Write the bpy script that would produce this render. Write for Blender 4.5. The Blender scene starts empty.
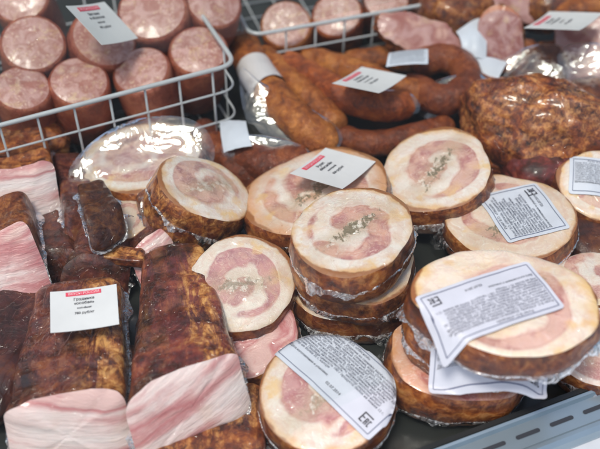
import bpy, bmesh, math, random
from mathutils import Vector, Matrix, Euler, noise as mn
random.seed(7)
R = math.radians
scene = bpy.context.scene
C = scene.collection

# ------------------------------------------------------------------ camera, world, sun, exposure
FPX = 900.0
CAM = Vector((0.0, -0.7071, 0.7571))
cam_d = bpy.data.cameras.new("camera")
cam = bpy.data.objects.new("camera", cam_d); C.objects.link(cam)
cam.location = CAM; cam.rotation_euler = (R(45), 0, 0)
cam_d.sensor_width = 36; cam_d.lens = 54; cam_d.clip_start = 0.01; cam_d.clip_end = 200
cam_d.dof.use_dof = True; cam_d.dof.focus_distance = 0.93; cam_d.dof.aperture_fstop = 3.5
scene.camera = cam

world = bpy.data.worlds.new("World"); scene.world = world; world.use_nodes = True
wn = world.node_tree; bg = wn.nodes['Background']
sky = wn.nodes.new('ShaderNodeTexSky'); sky.sky_type = 'NISHITA'; sky.sun_disc = False
SUN_EL, SUN_AZ = 70, -145            # azimuth measured from +Y towards +X
sky.sun_elevation = R(SUN_EL); sky.sun_rotation = R(SUN_AZ)
sky.air_density = 1.0; sky.dust_density = 3.5; sky.ozone_density = 0.6
wn.links.new(sky.outputs[0], bg.inputs[0]); bg.inputs[1].default_value = 0.11
sd = bpy.data.lights.new("sun", 'SUN'); sd.energy = 1.5; sd.angle = R(14); sd.color = (1.0, 0.95, 0.88)
sun = bpy.data.objects.new("sun", sd); C.objects.link(sun)
az, el = R(SUN_AZ), R(SUN_EL)
sdir = Vector((math.sin(az) * math.cos(el), math.cos(az) * math.cos(el), math.sin(el)))
sun.rotation_euler = (-sdir).to_track_quat('-Z', 'Y').to_euler()
scene.view_settings.view_transform = 'Standard'; scene.view_settings.look = 'None'
scene.view_settings.exposure = 0.50; scene.view_settings.gamma = 1.0
scene.cycles.max_bounces = 8; scene.cycles.transparent_max_bounces = 16
scene.cycles.caustics_reflective = False; scene.cycles.caustics_refractive = False

# ------------------------------------------------------------------ maths helpers
def ray(px, py):
    a, b = (px - 300) / FPX, -(py - 224.5) / FPX
    d = Vector((a, b, -1.0)); s = math.sqrt(0.5)
    return Vector((d.x, d.y * s - d.z * s, d.y * s + d.z * s))
def P(px, py, z=0.0):
    d = ray(px, py); t = (z - CAM.z) / d.z
    return CAM + d * t
def depth(p):
    return (p - CAM).dot(Vector((0, math.sqrt(.5), -math.sqrt(.5))))
def fb(v, o=3):
    s, a = 0.0, 1.0
    for i in range(o):
        s += a * mn.noise(v); v = v * 2.03 + Vector((3.1, 1.7, 5.3)); a *= .5
    return s

# ------------------------------------------------------------------ node helper
class N:
    def __init__(s, name):
        s.m = bpy.data.materials.new(name); s.m.use_nodes = True
        s.t = s.m.node_tree; s.b = s.t.nodes['Principled BSDF']; s.out = s.t.nodes['Material Output']
        s.tc = s.t.nodes.new('ShaderNodeTexCoord').outputs['Object']
    def lk(s, v, sock):
        if isinstance(v, bpy.types.NodeSocket): s.t.links.new(v, sock)
        elif isinstance(v, (tuple, list)) and len(v) == 3 and sock.type == 'RGBA': sock.default_value = (*v, 1)
        else: sock.default_value = v
    def math(s, op, a, b=0.0, c=None, clamp=False):
        n = s.t.nodes.new('ShaderNodeMath'); n.operation = op; n.use_clamp = clamp
        s.lk(a, n.inputs[0]); s.lk(b, n.inputs[1])
        if c is not None: s.lk(c, n.inputs[2])
        return n.outputs[0]
    def vmath(s, op, a, b=(0, 0, 0), sc=None):
        n = s.t.nodes.new('ShaderNodeVectorMath'); n.operation = op
        s.lk(a, n.inputs[0]); s.lk(b, n.inputs[1])
        if sc is not None: s.lk(sc, n.inputs['Scale'])
        return n.outputs['Value'] if op in ('LENGTH',) else n.outputs[0]
    def mapping(s, v, sc=(1, 1, 1), loc=(0, 0, 0), rot=(0, 0, 0)):
        n = s.t.nodes.new('ShaderNodeMapping'); s.lk(v, n.inputs[0])
        n.inputs['Scale'].default_value = sc; n.inputs['Location'].default_value = loc; n.inputs['Rotation'].default_value = rot
        return n.outputs[0]
    def noise(s, v, scale, detail=3, rough=.5, dist=0, col=False):
        n = s.t.nodes.new('ShaderNodeTexNoise'); s.lk(v, n.inputs['Vector'])
        n.inputs['Scale'].default_value = scale; n.inputs['Detail'].default_value = detail
        n.inputs['Roughness'].default_value = rough; n.inputs['Distortion'].default_value = dist
        return n.outputs['Color' if col else 'Fac']
    def voro(s, v, scale, feat='F1', out='Distance', rand=1):
        n = s.t.nodes.new('ShaderNodeTexVoronoi'); n.feature = feat; s.lk(v, n.inputs['Vector'])
        n.inputs['Scale'].default_value = scale; n.inputs['Randomness'].default_value = rand
        return n.outputs[out]
    def step(s, v, a, b):
        n = s.t.nodes.new('ShaderNodeMapRange'); n.interpolation_type = 'SMOOTHSTEP'; n.clamp = True
        s.lk(v, n.inputs['Value']); s.lk(a, n.inputs['From Min']); s.lk(b, n.inputs['From Max'])
        return n.outputs[0]
    def mix(s, f, a, b):
        n = s.t.nodes.new('ShaderNodeMix'); n.data_type = 'RGBA'
        s.lk(f, n.inputs[0]); s.lk(a, n.inputs[6]); s.lk(b, n.inputs[7])
        return n.outputs[2]
    def ramp(s, f, stops):
        n = s.t.nodes.new('ShaderNodeValToRGB'); s.lk(f, n.inputs[0]); cr = n.color_ramp
        while len(cr.elements) < len(stops): cr.elements.new(.5)
        for e, (p, c) in zip(cr.elements, stops): e.position = p; e.color = (*c, 1)
        return n.outputs[0]
    def bump(s, h, strength=.5, dist=.002, prev=None):
        n = s.t.nodes.new('ShaderNodeBump'); s.lk(h, n.inputs['Height'])
        n.inputs['Strength'].default_value = strength; n.inputs['Distance'].default_value = dist
        if prev is not None: s.lk(prev, n.inputs['Normal'])
        return n.outputs[0]
    def fin(s, color, rough=.4, coat=0, coat_rough=.12, normal=None, coat_n=None, sss=0, metal=0, spec=.5):
        b = s.b; s.lk(color, b.inputs['Base Color']); s.lk(rough, b.inputs['Roughness'])
        b.inputs['Coat Weight'].default_value = coat; b.inputs['Coat Roughness'].default_value = coat_rough
        b.inputs['Metallic'].default_value = metal; b.inputs['Specular IOR Level'].default_value = spec
        if sss:
            b.inputs['Subsurface Weight'].default_value = sss
            b.inputs['Subsurface Radius'].default_value = (1, .4, .25); b.inputs['Subsurface Scale'].default_value = .006
        if normal is not None: s.lk(normal, b.inputs['Normal'])
        if coat_n is not None: s.lk(coat_n, b.inputs['Coat Normal'])
        return s.m
def rv(seed): return (seed * 7.31 % 19, seed * 3.77 % 17, seed * 1.93 % 13)

def film_crinkle(n, v, k=1.0):
    """wrinkles of shrink film, used on the glossy coat only"""
    w = n.noise(v, 13 * k, 1, .4, 1.2)
    w2 = n.math('ABSOLUTE', n.math('SUBTRACT', n.noise(n.mapping(v, (1, .45, 1), (3, 1, 0)), 24 * k, 1, .5, 2.5), .5))
    w2 = n.math('MULTIPLY', n.math('SUBTRACT', 1.0, n.step(w2, 0.0, .045)), n.step(n.noise(v, 11, 2), .40, .56))
    w3 = n.math('ABSOLUTE', n.math('SUBTRACT', n.noise(n.mapping(v, (.5, 1.2, 1), (1, 5, 2), (0, 0, .7)), 30 * k, 2, .6, 3.0), .5))
    w3 = n.math('MULTIPLY', n.math('SUBTRACT', 1.0, n.step(w3, 0.0, .03)), n.step(n.noise(n.vmath('ADD', v, (2, 2, 2)), 14, 1), .48, .60))
    h = n.math('ADD', w, n.math('MULTIPLY', n.math('ADD', w2, w3), .26))
    return n.bump(h, .55, .0075)

def rolled_mat(seed, r, pink=(.66, .37, .29), fat=(.80, .71, .63), warm=(.70, .42, .19), herb=1.0, pinkness=.5, turns=1.5, rim=.84, slit_a=-.7, edge=(.34, .13, .04), deep=(.42, .13, .13)):
    n = N("rolled_meat_face")
    v = n.mapping(n.tc, (1 / r, 1 / r, 1 / r)); sv = n.vmath('ADD', v, rv(seed))
    flat = n.vmath('MULTIPLY', v, (1, 1, 0))
    wp = n.vmath('SUBTRACT', n.noise(sv, 1.5, 2, .5, 0, True), (.5, .5, .5))
    wp2 = n.vmath('SUBTRACT', n.noise(sv, 5.0, 2, .5, 0, True), (.5, .5, .5))
    w = n.vmath('ADD', n.vmath('ADD', flat, n.vmath('SCALE', wp, sc=.48)), n.vmath('SCALE', wp2, sc=.14))
    w = n.vmath('MULTIPLY', w, (1, 1, 0))
    rad = n.vmath('LENGTH', w); rad0 = n.vmath('LENGTH', flat)
    sep = n.t.nodes.new('ShaderNodeSeparateXYZ'); n.lk(w, sep.inputs[0])
    ang = n.math('ARCTAN2', sep.outputs[1], sep.outputs[0])
    sp = n.math('ADD', n.math('MULTIPLY', rad, turns * 6.283), n.math('ADD', ang, rv(seed)[0]))
    s = n.math('ADD', n.math('MULTIPLY', n.math('SINE', sp), .5), .5)
    big = n.noise(sv, 1.9, 2)
    s = n.math('ADD', n.math('MULTIPLY', s, .74), n.math('MULTIPLY', big, .38))
    s = n.math('MULTIPLY', s, n.math('SUBTRACT', 1.0, n.step(rad0, .62, .84)))
    pk = n.math('MULTIPLY', n.step(s, 0.95 - pinkness - .12, 0.95 - pinkness + .12), .88)
    fibre = n.noise(n.vmath('ADD', sv, n.vmath('SCALE', wp, sc=2.0)), 9, 4, .65, 1.2)
    fat_c = n.mix(n.step(n.noise(sv, 2.6, 3), .42, .70), fat, n.mix(.28, fat, warm))
    fat_c = n.mix(n.step(fibre, .50, .78), fat_c, (.88, .82, .74))
    pink_c = n.mix(n.step(n.noise(n.vmath('ADD', sv, (4, 4, 4)), 3.4, 3), .42, .60), pink, deep)
    pink_c = n.mix(n.step(fibre, .48, .74), pink_c, (.74, .50, .42))
    col = n.mix(pk, fat_c, pink_c)
    # thin pinkish threads of lean in the fat
    ln = n.math('ABSOLUTE', n.math('SUBTRACT', n.noise(w, 3.2, 3, .6, .8), .5))
    col = n.mix(n.math('MULTIPLY', n.math('SUBTRACT', 1.0, n.step(ln, .0, .07)), .32), col, (.70, .46, .38))
    sl = n.math('ABSOLUTE', n.math('SUBTRACT', s, 0.95 - pinkness + .12))
    col = n.mix(n.math('MULTIPLY', n.math('SUBTRACT', 1.0, n.step(sl, 0.0, .035)), .35), col, (.42, .20, .13))
    col = n.mix(n.math('MULTIPLY', n.step(n.noise(n.vmath('ADD', sv, (9, 2, 1)), 2.2, 3, .6), .54, .68), n.math('MULTIPLY', n.step(rad0, .40, .80), .75)), col, (.78, .50, .20))
    s2 = n.math('ADD', n.math('MULTIPLY', n.math('SINE', n.math('MULTIPLY', sp, 2.0)), .5), n.math('MULTIPLY', n.math('SUBTRACT', n.noise(sv, 4, 3), .5), 1.2))
    col = n.mix(n.math('MULTIPLY', n.step(s2, .30, .55), n.math('MULTIPLY', n.step(rad0, .25, .5), .30)), col, (.64, .38, .27))
    # smoked edge
    ed = n.step(n.math('ADD', rad0, n.math('MULTIPLY', n.math('SUBTRACT', n.noise(sv, 3.5, 4), .5), .35)), rim, 1.0)
    col = n.mix(n.math('MULTIPLY', ed, .8), col, warm)
    ed2 = n.step(n.math('ADD', rad0, n.math('MULTIPLY', n.math('SUBTRACT', n.noise(sv, 6, 4), .5), .10)), .945, .985)
    col = n.mix(ed2, col, edge)
    # herbs and spice rolled into the middle
    if herb:
        hm = n.noise(n.mapping(sv, (1, .7, 1)), 11, 5, .75, .6)
        hv = n.mapping(n.mapping(n.vmath('ADD', flat, n.vmath('SCALE', wp2, sc=.35)), (1, 1, 1), (0, .06, 0), (0, 0, slit_a)), (.46, 2.0, 1))
        lim = n.math('ADD', .42, n.math('MULTIPLY', n.step(n.vmath('LENGTH', hv), .02, .62), .38))
        cr_ = n.math('MULTIPLY', .7, n.step(n.noise(sv, 7, 4, .7), n.math('ADD', lim, .0), n.math('ADD', lim, .12)))
        col = n.mix(n.math('MULTIPLY', n.step(n.vmath('LENGTH', hv), .75, .1), .45), col, (.50, .36, .22))
        col = n.mix(cr_, col, (.86, .80, .70))
        hk = n.step(hm, lim, n.math('ADD', lim, .07))
        hs = n.t.nodes.new('ShaderNodeSeparateXYZ'); n.lk(hv, hs.inputs[0])
        slit = n.math('MULTIPLY', n.math('SUBTRACT', 1.0, n.step(n.math('ABSOLUTE', n.math('ADD', hs.outputs[1], n.math('MULTIPLY', n.math('SUBTRACT', n.noise(sv, 3, 3), .5), .5))), .0, .14)), n.math('SUBTRACT', 1.0, n.step(n.vmath('LENGTH', hv), .14, .32)))
        col = n.mix(n.math('MULTIPLY', slit, .5), col, (.42, .28, .17))
        hc = n.mix(n.noise(sv, 25, 2), (.13, .10, .06), (.36, .29, .19))
        col = n.mix(n.math('MULTIPLY', hk, herb), col, hc)
    spk = n.step(n.voro(sv, 13), .11, .06)
    col = n.mix(n.math('MULTIPLY', spk, n.math('MULTIPLY', n.step(n.noise(sv, 4, 1), .55, .6), .7)), col, (.22, .10, .04))
    h = n.math('ADD', n.math('MULTIPLY', fibre, .7), n.math('MULTIPLY', pk, -.35))
    h = n.math('ADD', h, n.math('MULTIPLY', n.noise(sv, 30, 3, .7), .3))
    nb = n.bump(h, .45, .0020)
    return n.fin(col, .36, .85, .06, nb, film_crinkle(n, n.tc, 1.2), sss=.2)

def rind_mat(seed, dark=0.0, orange=.5, sc=1.0, coat=.8, name="smoked_rind", red=0.0, wrk=1.2, gold=0.0, goldx=False):
    n = N(name)
    v = n.vmath('ADD', n.tc, tuple(x * .1 for x in rv(seed)))
    a = n.noise(n.mapping(v, (1, 1, 1.8)), 22 * sc, 5, .62, .6)
    b = n.noise(v, 95 * sc, 5, .7, .5)
    k = n.math('ADD', n.math('MULTIPLY', a, .62), n.math('MULTIPLY', b, .38))
    d = 1 - .55 * dark
    col = n.ramp(k, [(.36, (.012 * d, .006 * d, .005 * d)), (.43, (.075 * d, .018 * d, .010 * d)),
                     (.51, (.20 * d, .046 * d * (1 - red * .3), .016 * d + red * .02)),
                     (.58, (.42 * d, .125 * d * (1 - red * .4), .028 * d + red * .03)), (.70, (.70 * d, .36 * d, .13 * d))])
    col = n.mix(.5 - orange * .5, col, (.09 * d, .030 * d, .018 * d))
    if gold:
        gm = n.step(n.noise(n.mapping(v, (2.2, .6, 1)), 22, 5, .75, .8), .42, .56)
        if goldx:  # golden rind streaks kept to one side, also painted bright as slab glare
            sx = n.t.nodes.new('ShaderNodeSeparateXYZ'); n.lk(n.tc, sx.inputs[0])
            gm = n.math('MULTIPLY', gm, n.math('ADD', .12, n.step(n.math('ADD', sx.outputs[0], n.math('MULTIPLY', n.math('SUBTRACT', n.noise(v, 14, 2), .5), .05)), .004, .030)))
        gc = n.ramp(b, [(.38, (.10, .030, .012)), (.5, (.42, .145, .032)), (.60, (.72, .37, .12))])
        col = n.mix(n.math('MULTIPLY', gm, gold), col, gc)
    nb = n.bump(k, .7, .003)
    return n.fin(col, .45, coat * .75, .08, nb, film_crinkle(n, n.tc, wrk), spec=.3)

def stripe_mat(seed, w, axis_scale=(1, 1, 1), rot=0, pinks=.5, dirty=0.0):
    """layered belly pork: wavy bands of pink lean and white fat across the cut"""
    n = N("bacon_cut")
    v0 = n.mapping(n.tc, tuple(a / w for a in axis_scale), (0, 0, 0), (0, rot, 0))
    v = n.vmath('ADD', v0, rv(seed))
    wp = n.vmath('SUBTRACT', n.noise(v, 1.8, 3, .5, 0, True), (.5, .5, .5))
    vv = n.vmath('ADD', v, n.vmath('SCALE', wp, sc=.10))
    st = n.noise(n.mapping(vv, (.6, .6, 4.6)), 1.0, 2, .5, .2)
    fib = n.noise(n.mapping(vv, (3, 3, 22)), 1.6, 3, .6)
    k = n.math('ADD', st, n.math('MULTIPLY', n.math('SUBTRACT', n.noise(v, 12, 4, .6), .5), .07))
    t = .588 - pinks * .2
    col = n.ramp(k, [(t - .16, (.84, .72, .68)), (t - .02, (.82, .62, .58)), (t + .03, (.68, .38, .36)), (t + .10, (.54, .19, .19)), (t + .18, (.72, .46, .42))])
    blot = n.step(n.noise(v, 2.4, 3), .56, .72)
    col = n.mix(n.math('MULTIPLY', blot, .35 + dirty), col, (.70, .48, .36))
    nb = n.bump(n.math('ADD', fib, n.math('MULTIPLY', k, 2)), .6, .002)
    return n.fin(col, .42, .8, .10, nb, film_crinkle(n, n.tc, 1.6), sss=.12)

def sausage_mat(seed, base=(.34, .066, .012), light=(.58, .150, .030), darkc=(.10, .022, .008), name="smoked_casing"):
    n = N(name); v = n.vmath('ADD', n.tc, tuple(x * .1 for x in rv(seed)))
    a = n.noise(v, 75, 5, .65, .8); b = n.noise(v, 22, 2)
    k = n.math('ADD', n.math('MULTIPLY', a, .55), n.math('MULTIPLY', b, .45))
    col = n.ramp(k, [(.34, darkc), (.48, base), (.60, light), (.72, tuple(min(1, c * 1.5) for c in light))])
    sp = n.step(n.voro(v, 190), .22, .1)
    col = n.mix(n.math('MULTIPLY', sp, .35), col, tuple(c * 1.6 for c in light))
    wr = n.noise(n.mapping(v, (1, 1, 1)), 150, 4, .7, 2.0)
    return n.fin(col, .46, .50, .12, n.bump(n.math('ADD', wr, a), 1.0, .0035), n.bump(n.math('ADD', wr, n.noise(v, 40, 3)), .5, .003), spec=.3)

def bologna_mat(seed, r, pink=(.48, .19, .145), fatc=(.72, .50, .37), fatsize=9, amount=.5):
    n = N("sausage_cut"); v = n.vmath('ADD', n.mapping(n.tc, (1 / r,) * 3), rv(seed))
    wv = n.vmath('ADD', v, n.vmath('SCALE', n.noise(v, 3, 2, .5, 0, True), sc=.25))
    c1 = n.voro(wv, fatsize * .45); c2 = n.voro(wv, fatsize, 'F1')
    big = n.noise(v, 2.6, 4, .6, .6)
    f1 = n.math('MULTIPLY', n.step(c2, .44, .20), n.step(big, .36, .60))
    base = n.mix(n.step(n.noise(wv, 3, 4, .6, .8), .38, .62), tuple(c * .78 for c in pink), tuple(c * .80 + .15 for c in pink))
    base = n.mix(n.math('MULTIPLY', n.step(n.noise(n.vmath('ADD', wv, (5, 5, 5)), 2.2, 4, .65, 1.0), .54, .70), .5), base, (.66, .46, .22))
    col = n.mix(n.math('MULTIPLY', f1, amount), base, fatc)
    col = n.mix(n.math('MULTIPLY', n.step(c1, .20, .08), .4), col, (.74, .55, .34))
    rad = n.vmath('LENGTH', n.vmath('MULTIPLY', n.mapping(n.tc, (1 / r,) * 3), (1, 1, 0)))
    col = n.mix(n.step(rad, .90, .97), col, (.46, .14, .06))
    return n.fin(col, .42, .4, .12, n.bump(n.math('ADD', f1, big), .3, .0012), film_crinkle(n, n.tc, 1.6), sss=.1)

def plain(name, c, rough=.5, metal=0, coat=0, bumps=None):
    n = N(name); v = n.tc
    f = n.noise(v, 30, 4, .6)
    col = n.mix(f, tuple(x * .86 for x in c), tuple(min(1, x * 1.1) for x in c))
    nb = n.bump(n.noise(v, bumps[0], 3), bumps[1], .001) if bumps else None
    return n.fin(col, rough, coat, .1, nb, metal=metal)

def film_mat(name="clear_glint_film", white=.10, gloss=.16, k=1.0, rough=.06):
    n = N(name); t = n.t
    v = n.tc
    h = n.math('ADD', n.noise(v, 30 * k, 1, .5, 1.2), n.math('MULTIPLY', n.math('ABSOLUTE', n.math('SUBTRACT', n.noise(v, 60 * k, 2, .5, 2), .5)), 1.2))
    nb = n.bump(h, .35 if white < .2 else .8, .004)
    tr = t.nodes.new('ShaderNodeBsdfTransparent'); tr.inputs[0].default_value = (.97, .97, .98, 1)
    gl = t.nodes.new('ShaderNodeBsdfGlossy'); gl.inputs[0].default_value = (1, 1, 1, 1); gl.inputs['Roughness'].default_value = rough
    df = t.nodes.new('ShaderNodeBsdfDiffuse'); df.inputs[0].default_value = (.80, .78, .80, 1)
    n.lk(nb, gl.inputs['Normal'])
    fr = t.nodes.new('ShaderNodeFresnel'); fr.inputs[0].default_value = 1.5; n.lk(nb, fr.inputs['Normal'])
    m1 = t.nodes.new('ShaderNodeMixShader'); n.lk(n.math('MULTIPLY', n.step(n.noise(v, 90 * k, 3, .6, 1.5), .35, .75), white * 2), m1.inputs[0])
    t.links.new(tr.outputs[0], m1.inputs[1]); t.links.new(df.outputs[0], m1.inputs[2])
    m2 = t.nodes.new('ShaderNodeMixShader'); n.lk(n.math('ADD', n.math('MULTIPLY', fr.outputs[0], 1.3), gloss, clamp=True), m2.inputs[0])
    t.links.new(m1.outputs[0], m2.inputs[1]); t.links.new(gl.outputs[0], m2.inputs[2])
    t.links.new(m2.outputs[0], n.out.inputs[0]); t.nodes.remove(n.b)
    return n.m

M_seam = film_mat("seam_film", .27, .02, 1.1, .2)
M_film = film_mat("pack_film", .03, .05, .5, .06)
M_paper = plain("label_paper", (.62, .645, .71), .5, coat=.15)
M_card = plain("card_paper", (.74, .73, .73), .55)
M_red = plain("red_ink", (.80, .075, .13), .5)
M_ink = plain("black_ink", (.045, .045, .06), .6)
M_small = plain("small_print_ink", (.15, .155, .19), .6)
M_rule = plain("blue_ink", (.13, .15, .24), .6)
M_white_on_red = plain("strip_lettering", (.92, .70, .72), .5)
M_wire = plain("wire_coating", (.50, .51, .52), .28, coat=.4)
M_blackwire = plain("back_wire", (.50, .56, .60), .3, coat=.3)
M_deck = plain("tray_metal", (.026, .028, .026), .32, coat=.35, bumps=(12, .25))
M_rail = plain("painted_rail", (.30, .39, .45), .28, metal=.5, coat=.5)
M_railedge = plain("rail_edge", (.13, .27, .36), .22, metal=.4, coat=.6)
M_dark = plain("dark_slot", (.03, .035, .045), .5)
M_gasket = plain("dark_gasket", (.02, .024, .026), .4)
M_white = plain("white_panel", (.58, .62, .66), .35)
M_tape = plain("casing_tape", (.66, .62, .62), .5, coat=.4, bumps=(220, .4))
RIND = [rind_mat(i, dark=(i % 3) * .15, gold=.22, orange=(.75, .5, .6, .85)[i % 4], sc=(1, 1.3, .8)[i % 3]) for i in range(6)]
M_casing = [sausage_mat(1), sausage_mat(5, (.38, .10, .018), (.60, .21, .045)), sausage_mat(9, (.22, .045, .013), (.38, .10, .026))]
M_bolcase = [sausage_mat(2, (.34, .070, .034), (.46, .13, .06), (.20, .034, .018), "bologna_casing"), sausage_mat(4, (.36, .085, .045), (.46, .15, .08), (.20, .04, .022), "bologna_casing")]

# ------------------------------------------------------------------ object helpers
def mesh_obj(name, bm, mats, parent=None, smooth=True):
    bmesh.ops.recalc_face_normals(bm, faces=bm.faces) if False else None
    me = bpy.data.meshes.new(name); bm.to_mesh(me); bm.free()
    for m in (mats if isinstance(mats, (list, tuple)) else [mats]): me.materials.append(m)
    if smooth:
        for p in me.polygons: p.use_smooth = True
    o = bpy.data.objects.new(name, me); C.objects.link(o)
    if parent is not None: o.parent = parent
    return o
def thing(name, label, cat, loc, rot=(0, 0, 0), group=None, quat=None):
    o = bpy.data.objects.new(name, None); C.objects.link(o); o.empty_display_size = .03
    o.location = loc
    if quat is not None: o.rotation_mode = 'QUATERNION'; o.rotation_quaternion = quat
    else: o.rotation_euler = rot
    o['label'] = label; o['category'] = cat
    if group: o['group'] = group
    return o
def box(bm, c, s, M=None):
    r = bmesh.ops.create_cube(bm, size=1)
    for v in r['verts']:
        v.co = Vector((c[0] + v.co.x * s[0], c[1] + v.co.y * s[1], c[2] + v.co.z * s[2]))
        if M: v.co = M @ v.co
def tube_bm(bm, pts, r, seg=8, closed=False, cap=True, rf=None):
    rings = []; n = len(pts); up = Vector((0, 0, 1)); prev = None
    for i, p in enumerate(pts):
        a = pts[(i - 1) % n] if (closed or i) else p
        b = pts[(i + 1) % n] if (closed or i < n - 1) else p
        t = (b - a).normalized()
        if prev is None:
            x = t.cross(up)
            if x.length < 1e-3: x = t.cross(Vector((0, 1, 0)))
        else: x = prev - t * prev.dot(t)
        x.normalize(); prev = x; y = t.cross(x)
        rr = r if rf is None else r * rf(i / (n - 1))
        ring = []
        for k in range(seg):
            an = 2 * math.pi * k / seg
            ring.append(bm.verts.new(p + (x * math.cos(an) + y * math.sin(an)) * rr))
        rings.append(ring)
    m = n if closed else n - 1
    for i in range(m):
        A, B = rings[i], rings[(i + 1) % n]
        for k in range(seg): bm.faces.new((A[k], A[(k + 1) % seg], B[(k + 1) % seg], B[k]))
    if cap and not closed:
        bm.faces.new(list(reversed(rings[0]))); bm.faces.new(rings[-1])
    return rings
def smooth_path(pts, n=40, closed=False):
    out = []; m = len(pts)
    for i in range(n):
        u = i / (n if closed else n - 1) * (m if closed else m - 1); k = min(int(u), m - 1 if closed else m - 2); f = u - k
        g = lambda j: pts[j % m] if closed else pts[max(0, min(m - 1, j))]
        a, b, c, d = g(k - 1), g(k), g(k + 1), g(k + 2)
        out.append(.5 * ((2 * b) + (c - a) * f + (2 * a - 5 * b + 4 * c - d) * f * f + (3 * b - a - 3 * c + d) * f ** 3))
    return out

_fonts = {}
def text_verts(body, size, align='LEFT', line=1.0, width=0, bold=0.0):
    cu = bpy.data.curves.new("t", 'FONT'); cu.body = body; cu.size = size; cu.align_x = align
    cu.space_line = line; cu.resolution_u = 2; cu.offset = size * bold; cu.fill_mode = 'FRONT'
    if width: cu.text_boxes[0].width = width
    ob = bpy.data.objects.new("t", cu)
    me = bpy.data.meshes.new_from_object(ob)
    bpy.data.objects.remove(ob); bpy.data.curves.remove(cu)
    vs = [Vector(v.co) for v in me.vertices]; fs = [tuple(p.vertices) for p in me.polygons]
    bpy.data.meshes.remove(me)
    return vs, fs
def add_vf(bm, vs, fs):
    nv = [bm.verts.new(v) for v in vs]
    for f in fs:
        try: bm.faces.new([nv[i] for i in f])
        except ValueError: pass

# ------------------------------------------------------------------ price card
CARDS = {"gr": ("Грудинка\n«особая»", "копчёная", "780 руб/кг"), "ru": ("Рулет\n«Мясной»", "копчёный", "650 руб/кг"),
         "kr": ("Колбаса\nкраковская", "полукопчёная", "520 руб/кг"), "ve": ("Ветчина\nв оболочке", "варёная", "490 руб/кг")}
def price_card(corners_px, zs, kind, label, text_up=1):
    """corners in order: top-left, top-right, bottom-right, bottom-left of the card as it reads"""
    z0 = sum(zs) / 4; best = None; K = corners_px
    for i in range(-24, 25):
        for j in range(-24, 25):      # the card is a flat rectangle 1.3 times as wide as high: find its tilt
            c0 = P(*K[0], z0 - (i + j) * .0009); c1 = P(*K[1], z0 + (i - j) * .0009); c3 = P(*K[3], z0 + (j - i) * .0009); c2 = P(*K[2], z0 + (i + j) * .0009)
            X_, Y_ = (c1 - c0) + (c2 - c3), (c0 - c3) + (c1 - c2)
            e = abs(X_.normalized().dot(Y_.normalized())) + .5 * abs(X_.length / Y_.length - 1.3) + ((c1 - c0) - (c2 - c3)).length * 8 + (i * i + j * j) * .0003
            if best is None or e < best[0]: best = (e, (c0, c1, c2, c3))
    c = best[1]
    o = (c[0] + c[1] + c[2] + c[3]) / 4
    X = ((c[1] - c[0]) + (c[2] - c[3])); w = X.length / 2; X.normalize()
    Y = ((c[0] - c[3]) + (c[1] - c[2])); Y = Y - X * Y.dot(X); h = Y.length / 2; Y.normalize()
    Z = X.cross(Y)
    q = Matrix((X, Y, Z)).transposed().to_quaternion()
    t = thing("price_card", label, "price card", o, quat=q, group="price cards laid on the meat")
    bow = lambda x, y: .0012 * (x / w * 2) ** 2 * 1.5
    def sheet(x0, x1, y0, y1, z, n=8, thick=.0004):
        bm = bmesh.new(); g = [[bm.verts.new((x, y, z + bow(x, y))) for x in [x0 + (x1 - x0) * i / n for i in range(n + 1)]] for y in (y0, y1)]
        g2 = [[bm.verts.new((v.co.x, v.co.y, v.co.z - thick)) for v in r] for r in g]
        for i in range(n):
            bm.faces.new((g[0][i], g[0][i + 1], g[1][i + 1], g[1][i])); bm.faces.new((g2[0][i], g2[1][i], g2[1][i + 1], g2[0][i + 1]))
            bm.faces.new((g[0][i], g2[0][i], g2[0][i + 1], g[0][i + 1])); bm.faces.new((g[1][i], g[1][i + 1], g2[1][i + 1], g2[1][i]))
        for j in (0, n): bm.faces.new((g[0][j], g[1][j], g2[1][j], g2[0][j]))
        return bm
    mesh_obj("card", sheet(-w / 2, w / 2, -h / 2, h / 2, 0), M_card, t, False)
    sx = -w * .27; ex = w * .26
    st = mesh_obj("red_strip", sheet(sx, ex, h * .345, h * .44, .0006), M_red, t, False)
    bm = bmesh.new()
    vs, fs = text_verts("ВКУСЫ РОССИИ", h * .082, 'CENTER'); wx = max(v.x for v in vs) - min(v.x for v in vs); k = w * .46 / wx
    add_vf(bm, [Vector((v.x * k, v.y + h * .365, .0008 + bow(v.x, 0))) for v in vs], fs)
    mesh_obj("strip_lettering", bm, M_white_on_red, st, False)
    bm = bmesh.new(); a, b, d = CARDS[kind]
    for s, yy, sz, ww in ((a.split('\n')[0], .225, .10, .36), (a.split('\n')[1], .125, .10, .40), (b, .015, .07, .3), (d, -.115, .09, .36)):
        vs, fs = text_verts(s, h * sz, 'CENTER', bold=.015); wx = max(v.x for v in vs) - min(v.x for v in vs); k = min(w * ww / wx, .9)
        add_vf(bm, [Vector((v.x * k, v.y * k + h * yy, .0004 + bow(v.x * k, 0))) for v in vs], fs)
    mesh_obj("lettering", bm, M_ink, t, False)
    return t

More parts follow.
